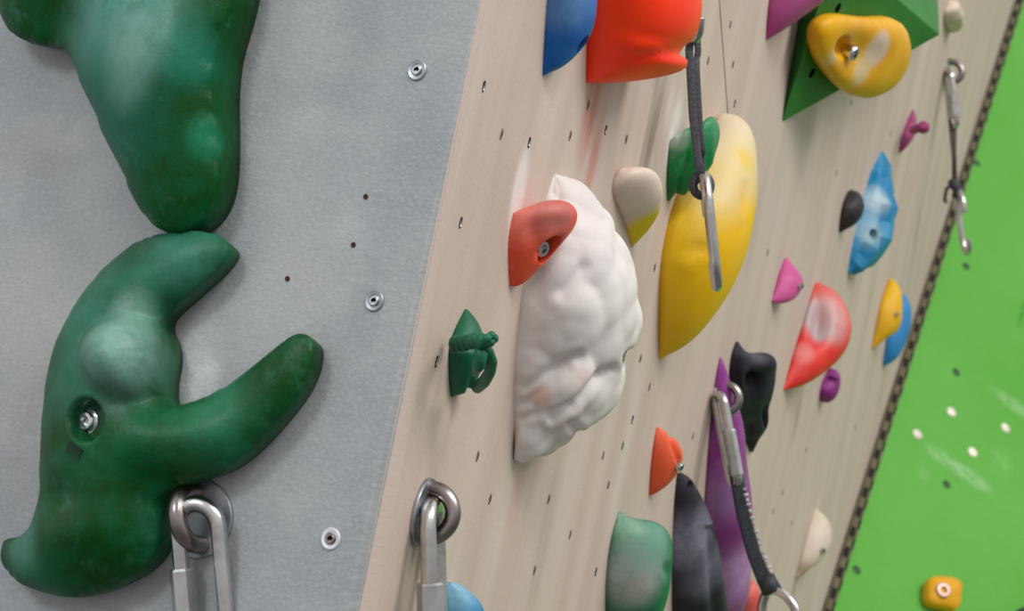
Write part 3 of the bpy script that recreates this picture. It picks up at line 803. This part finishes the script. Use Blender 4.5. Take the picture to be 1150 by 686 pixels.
# charcoal big
def tw(P, x, y, fr):
    d = .003*nz(P, 14, 8)
    d -= .006*math.exp(-((x-797-(y-600)*.1)/6)**2)*(1 if y > 590 else 0)*(1 if fr else 0)
    return d
o = hold([(760,532),(757,560),(755,610),(754,660),(756,740)], [(764,530),(776,535),(788,556),(800,590),(809,630),(817,665),(820,700),(800,745)],
     hold_mat('dark_charcoal_resin', (42,40,46), (60,58,66), .3, [(PB.on(775,610,.05),.05,1.1,(140,140,158)), (PB.on(795,645,.07),.04,.8,(130,130,150))], .55, (120,120,134), spec=.25), 'tall charcoal hold beside the chalky green one', q=.85, tweak=tw)
socket(o, 776, 546, .0055, .015)
# green chalky
o = hold([(695,574),(688,595),(682,625),(679,670),(682,740)], [(698,574),(712,580),(735,584),(750,595),(756,615),(755,645),(750,672),(738,700),(700,745)],
     hold_mat('chalky_green_resin', (0,100,60), (4,116,76), .2, [(PB.on(715,645,.05),.05,1.3,(160,176,168)), (PB.on(735,610,.07),.045,.9,(110,158,136)), (PB.on(698,585,.02),.025,.6,(150,180,160)), (PB.on(715,660,.05),.025,.5,(180,160,150))], .45, (150,180,165)),
     'chalky green hold at the bottom edge', q=.95, tweak=lambda P,x,y,f: .002*nz(P,20)-(.005*gauss(x,y,750,640,5,9) if f else 0))
# light blue bottom
hold([(503,654),(499,670),(494,720)], [(506,653),(518,658),(530,668),(541,682),(546,715),(500,740)],
     hold_mat('pale_blue_resin', (24,120,170), (60,150,190), .3, [(PB.on(512,662,.02),.03,.8,(140,186,205))], .4, (130,190,210)), 'light blue hold peeking in at the bottom edge', q=.9, tweak=lambda P,x,y,f: .004*nz(P,40,2))
# cream lower right
o = hold([(915,572),(908,588),(901,615),(894,648)], [(917,571),(928,580),(935,594),(934,612),(924,628),(908,640),(895,650)],
     hold_mat('cream_resin', (206,192,170), (214,202,184), .1, [(PB.on(898,645,.01),.03,.9,(130,118,70))], .5), 'cream hold low on the right part of the beige panel', q=.9, ns=44, nt=26)
bolt(o, 923, 618, .0038, mat=STEEL)

# green wall hold
def H4(x, y, w, P, H): return w + .004*gauss(x, y, 1070, 660, 10)*H
bm = pillow([(1039,650),(1055,649),(1078,654),(1076,668),(1073,689),(1058,684),(1040,680),(1037,665)], .03, pl=PG, sp=.004, w0f=.35, solve=.003, power=.35, smoothit=1, extra=H4)
o = prop(link('climbing_hold', bm, hold_mat('wall_yellow_resin', (222,158,10), (230,172,20), .05), origin=PG.on(1057,668)), 'small square yellow hold low on the green wall', 'climbing hold')
bolt(o, 1059, 663, .011, mat=plain('pink_steel', (206,170,160), .4, .6), depth=.006)
bm = pillow([(1138,690),(1144,683),(1156,680),(1170,690),(1170,720),(1140,720)], .03, pl=PG, sp=.005, w0f=.35, solve=.004)
prop(link('climbing_hold', bm, hold_mat('far_black_resin', (40,46,48)), origin=PG.on(1150,700)), 'dark hold cut off by the bottom right corner', 'climbing hold')

# ================================================================== QUICKDRAWS
def carabiner(parent, top, D, S, Ln, Wd, r, wire=True, name='carabiner', gx=0.0):
    """D-shaped bent bar with a wire or solid gate; D down, S across (gate on +S)"""
    prof = [(-.30,.10),(-.18,.02),(0,0),(.22,.03),(.42,.12),(.5,.24),(.47,.36)]
    prof2 = [(.42,.78),(.36,.90),(.18,.985),(0,1.0),(-.2,.97),(-.36,.86),(-.42,.70),(-.42,.30),(-.38,.18)]
    P = [top + S*(a*Wd) + D*(b*Ln) for a, b in prof2 + prof]
    # smooth
    Q = P
    for _ in range(2):
        R_ = [Q[0]]
        for a, b in zip(Q, Q[1:]): R_ += [a.lerp(b, .25), a.lerp(b, .75)]
        R_.append(Q[-1]); Q = R_
    bm = bmesh.new(); tube(bm, Q, r, seg=12)
    c = link(name, bm, STEEL, parent)
    bm = bmesh.new(); sh = Vector((gx,0,0))
    g0_, g1_ = top+S*(.47*Wd)+D*(.30*Ln), top+S*(.43*Wd)+D*(.84*Ln)
    if wire:
        k = D.cross(S).normalized()*r*.55
        tube(bm, [g0_+k, g0_.lerp(g1_,.08)+k+sh, g0_.lerp(g1_,.92)+k+sh*.8, g1_+k*.5, g1_-k*.5, g0_.lerp(g1_,.92)-k+sh*.8, g0_.lerp(g1_,.08)-k+sh, g0_-k], r*.28, seg=8, closed=True)
    else: tube(bm, [g0_, g0_.lerp(g1_,.05), g0_.lerp(g1_,.95), g1_], [r*.9, r*1.15, r*1.15, r*.9], seg=8)
    link('gate', bm, STEEL if wire else ZINC, c)
    return c
V_ = Vector
# big draw in front of the yellow hold
zq = 1.97
t = empty('quickdraw', at(778,-40,zq), 'grey sling quickdraw hanging over the large yellow hold', 'quickdraw')
carabiner(t, at(770,-62,zq), (at(777,50,zq)-at(770,-62,zq)).normalized(), V_((.35,-.93,0)).normalized(), .076, .040, .0046)
view = ray(785,120).normalized()
bm = bmesh.new()
wd = V_((1,0,.0))
c1 = [at(775,42,zq-.003), at(774,58,zq-.003), at(775,75,zq-.004), at(778,130,zq-.005), at(784,180,zq-.005), at(787,205,zq-.005)]
c2 = [at(783,36,zq+.004), at(784,58,zq+.003), at(781,75,zq+.001), at(783,130,zq), at(788,180,zq), at(789,205,zq)]
tube(bm, c1, 1, seg=14, flat=(.0032,.0014,wd)); tube(bm, c2, 1, seg=14, flat=(.0026,.0012,wd))
tube(bm, [at(779,64,zq-.001), at(779,80,zq-.002), at(783,150,zq-.003), at(786,175,zq-.003)], 1, seg=14, flat=(.0050,.0018,wd))
link('sling', bm, WEB, t)
bm = bmesh.new(); ctr = at(788,208,zq-.004); tube(bm, [ctr + V_((1,0,0))*.0068*math.cos(a) + V_((0,.3,1)).normalized()*.0088*math.sin(a) for a in [2*math.pi*i/20 for i in range(20)]], .0036, closed=True, seg=10)
link('keeper', bm, RUBBER, t)
carabiner(t, at(791,197,zq-.006), (at(806,331,zq)-at(791,197,zq)).normalized(), V_((.04,.99,0)).normalized(), .0885, .034, .0044, gx=-.0085)

# quickdraw in front of the purple spike
z2 = PB.on(803,447).y - .03
t = empty('quickdraw', at(812,440,z2), 'quickdraw with screw gate and dark sling across the purple spike', 'quickdraw')
Dd = (at(824,530,z2)-at(807,438,z2)).normalized()
quicklink('carabiner', at(807,443,z2), Dd, V_((.34,-.94,-.03)).normalized(), .088, .028, .0046, None, (1,.38,.9), sl_r=.0062, parent=t)
bm = bmesh.new(); zs = z2-.004
tube(bm, [at(826,522,zs), at(828,540,zs), at(834,575,zs), at(846,620,zs), at(858,650,zs), at(866,664,zs)], [1.1,1,1,1,1.1,1.3], seg=14, flat=(.0068,.0034,wd))
link('sling', bm, WEB2, t)
bm = bmesh.new()
pp = [(833,548),(838,568),(846,595),(855,622),(862,640)]
PPs = [at(x+3,y,zs-.006) for x, y in pp]
for i in range(15):                         # light stitched lettering patches on the sling
    s = i/14*(len(PPs)-1); k = min(int(s), len(PPs)-2); p = PPs[k].lerp(PPs[k+1], s-k); dr = (PPs[k+1]-PPs[k]).normalized()
    tube(bm, [p, p+dr*(.0036 if i % 3 else .002)], 1, seg=8, flat=(.0022 if i % 2 else .0015,.0006,wd))
prop(link('lettering', bm, plain('pale_thread', (200,198,196), .8), t), 'pale stitched marks along the sling')
bm = bmesh.new(); ctr = at(866,658,zs-.002); tube(bm, [at(860,648,zs), at(868,664,zs)], [.0085,.0095], seg=14)
link('keeper', bm, RUBBER, t)
carabiner(t, at(869,662,zs-.002), (down+V_((.10,0,0))).normalized(), V_((.8,-.6,0)).normalized(), .1, .045, .0046)

# far quickdraw
z3 = PB.on(1062,80).y - .025
t = empty('quickdraw', at(1068,75,z3), 'distant quickdraw hanging over the strip edge at upper right', 'quickdraw')
quicklink('carabiner', at(1065,80,z3), (at(1071,136,z3)-at(1065,80,z3)).normalized(), V_((.24,-.97,0)).normalized(), .082, .028, .0045, None, (1,.4,.85), sl_r=.0062, parent=t)
bm = bmesh.new()
tube(bm, [at(1067,134,z3), at(1068,150,z3), at(1071,175,z3), at(1071,205,z3)], 1, seg=10, flat=(.0028,.0018,wd))
tube(bm, [at(1073,134,z3), at(1072,150,z3), at(1072,175,z3), at(1073,205,z3)], 1, seg=10, flat=(.0028,.0018,wd))
link('sling', bm, plain('dusty_webbing', (92,80,84), .85), t)
bm = bmesh.new(); tube(bm, [at(1068,202,z3-.003), at(1072,208,z3-.006), at(1076,214,z3-.003), at(1072,222,z3)], [.006,.008,.008,.005], seg=10)
tube(bm, [at(1070,206,z3-.004), at(1063,212,z3-.004), at(1061,224,z3-.004), at(1063,228,z3-.004)], .0028, seg=8)
link('keeper', bm, RUBBER, t)
carabiner(t, at(1076,214,z3-.004), (at(1087,290,z3)-at(1076,214,z3)).normalized(), V_((.12,-.99,0)).normalized(), .093, .034, .0046, gx=.006)

# ================================================================== SCREWS AND HOLES
def tnut(px, py, r, label, bright=False, tilt=0):
    P = PL.on(px, py); n = PL.n
    t = empty('wall_screw', P, label, 'screw')
    bm = bmesh.new()
    disc_stack(bm, P, n, [(r,0.0), (r,.0008), (r*.9,.0014), (r*.62,.0010), (r*.58,.0002), (0.0,.0001)], 26)
    w = link('washer', bm, plain('pale_washer', (236,238,240), .4, .3) if bright else STEEL_P, t); autosmooth(w)
    bm = bmesh.new()
    disc_stack(bm, P, n, [(r*.5,.0002), (r*.5,.0018), (r*.42,.0023), (r*.24,.0022), (r*.2,.0008), (0.0,.0006)], 20)
    h = link('screw_head', bm, CHROME if not bright else STEEL_D, t); autosmooth(h)
    bm = bmesh.new(); disc_stack(bm, P + PL.e1*.0007 + PL.e2*.0005, n, [(r*.22,.0007), (r*.22,.0024), (0.0,.0024)], 6)
    link('socket', bm, DARK, t)
tnut(469, 79, .0066, 'steel screw near the top of the grey panel')
tnut(421, 338, .0066, 'steel screw in the middle of the grey panel right of the jaws')
tnut(372, 605, .0068, 'bright white ringed screw low on the grey panel', True)
proto = None
def hole(pl, px, py, r, mat, rim, label, group, name='bolt_hole', cat='bolt hole'):
    P = pl.on(px, py); bm = bmesh.new()
    disc_stack(bm, P, pl.n, [(r*1.15,0.0), (r*1.15,.0005), (r*1.0,.0007), (r*.8,.0006), (r*.78,.0002), (0.0,.0002)], 20)
    for f in bm.faces:
        c = f.calc_center_median() - P; rad = (c - pl.n*c.dot(pl.n)).length
        f.material_index = 0 if rad > r*.85 and rim else 1
    if pl is PB:                            # the slots are upright ovals
        for v in bm.verts: d = v.co-P; v.co -= pl.e1*d.dot(pl.e1)*.5; v.co -= pl.e2*d.dot(pl.e2)*.05
    prop(link(name, bm, [rim or mat, mat], origin=P), label, cat, group)
DIM = plain('bore_shade', (66,54,46), .95); RIMB = plain('worn_rim', (150,136,124), .7)  # brown disc colour painted for the shade inside empty holes
for x, y in [(563,150),(660,118),(640,152),(703,156),(820,27),(823,72),(795,68),(719,402),(729,434),(699,500),(677,511),(683,544),(550,560),(536,512),
             (778,489),(939,194),(862,283),(956,115),(868,574),(879,553),(889,587),(1000,150),(905,505),(960,480),(616,560),(600,640),(640,600),(1010,75),(735,300)]:
    hole(PB, x, y, .0036, DIM, RIMB, 'small dark empty bolt hole drilled in the beige panel', 'dark bolt holes in the beige panel')
for x, y in [(543,97),(517,250),(490,406),(680,146),(594,160),(710,471),(825,116),(669,642)]:
    hole(PB, x, y, .0034, ZINC, DARK, 'pale metal lined bolt hole in the beige panel', 'metal lined holes in the beige panel')
for (x, y), lb in zip([(411,221),(397,275),(323,313)], ['topmost of the three tiny rusty nail holes on the grey panel', 'middle tiny rusty nail hole on the grey panel', 'lowest tiny rusty nail hole, closest to the long claw']):
    hole(PL, x, y, .0015, RUST, None, lb, 'rusty nail holes', 'nail_hole', 'nail hole')
GR = plain('green_rim', (60,110,50), .6)
for (x, y), lb in zip([(1074,418),(1063,544),(962,640),(1085,299),(1097,183)], ['dark bolt hole on the green wall above the four bright dots', 'dark bolt hole on the green wall below the four bright dots', 'dark bolt hole on the green wall beside the strip, lowest', 'dark bolt hole on the green wall under the distant carabiner', 'dark bolt hole on the green wall, topmost beside the strip']):
    hole(PG, x, y, .0062, plain('hole_shade', (52,88,56), .5), GR, lb, 'dark holes in the green wall')  # dull green discs paint the shade inside these holes
WHITE = plain('lit_hole_paint', (255,246,228), .35)  # pale discs painted for the light caught in round wall holes
for (x, y), lb in zip([(1068,463),(1030,488),(1129,481),(1092,508)], ['topmost lit hole on the green wall, painted as a bright disc', 'leftmost lit hole on the green wall, painted as a bright disc', 'rightmost lit hole on the green wall, painted as a bright disc', 'lowest lit hole on the green wall, painted as a bright disc']):
    P = PG.on(x, y); bm = bmesh.new()
    disc_stack(bm, P, PG.n, [(.0085,0.0), (.0085,.001), (.007,.0022), (.003,.003), (0.0,.003)], 20)
    prop(link('lit_hole', bm, WHITE, origin=P), lb, 'lit hole', 'lit holes on the green wall')

# ================================================================== LIGHT AND CAMERA
def area(name, loc, target, size, power, col):
    l = bpy.data.lights.new(name, 'AREA'); l.energy = power; l.size = size; l.color = col; l.shape = 'DISK'
    o = bpy.data.objects.new(name, l); C.objects.link(o); o.location = loc
    o.rotation_euler = (Vector(target)-Vector(loc)).to_track_quat('-Z', 'Y').to_euler()
T_ = (0.1, 1.1, 1.6)
area('hall_lamp', (4.2, 0.6, 4.8), (0.2,1.9,1.6), 2.6, 160, (1.0, .96, .90))
area('hall_lamp_left', (-2.0, -1.2, 4.4), T_, 1.0, 48, (.90, .96, 1.0))
area('hall_lamp_behind', (2.0, -1.0, 4.6), T_, .8, 50, (.96, .98, 1.0))
w = bpy.data.worlds.new('World'); bpy.context.scene.world = w; w.use_nodes = True
nt = w.node_tree; bg = nt.nodes['Background']
tc = nt.nodes.new('ShaderNodeTexCoord'); sx = nt.nodes.new('ShaderNodeSeparateXYZ'); nt.links.new(tc.outputs['Generated'], sx.inputs[0])
f = ramp(nt, sx.outputs['Z'], -0.6, 0.5)
nt.links.new(mixc(nt, f, (.20,.19,.18,1), (1.0,1.0,1.02,1)), bg.inputs[0]); bg.inputs[1].default_value = 0.80

cam = bpy.data.cameras.new('Camera'); co = bpy.data.objects.new('Camera', cam); C.objects.link(co)
cam.clip_end = 200; cam.sensor_fit = 'HORIZONTAL'; cam.sensor_width = 36; cam.lens = 36*F/1150
cam.clip_start = 0.02
base = Matrix(((1,0,0),(0,0,-1),(0,1,0)))       # camera axes in the survey frame
co.matrix_world = Matrix.Translation(CAMH) @ (M3 @ base).to_4x4()
cam.dof.use_dof = True; cam.dof.focus_distance = 1.75; cam.dof.aperture_fstop = 16.0
sc = bpy.context.scene; sc.camera = co
sc.view_settings.view_transform = 'Standard'; sc.view_settings.look = 'None'
sc.view_settings.gamma = 1; sc.view_settings.use_curve_mapping = False; sc.view_settings.exposure = 0.0
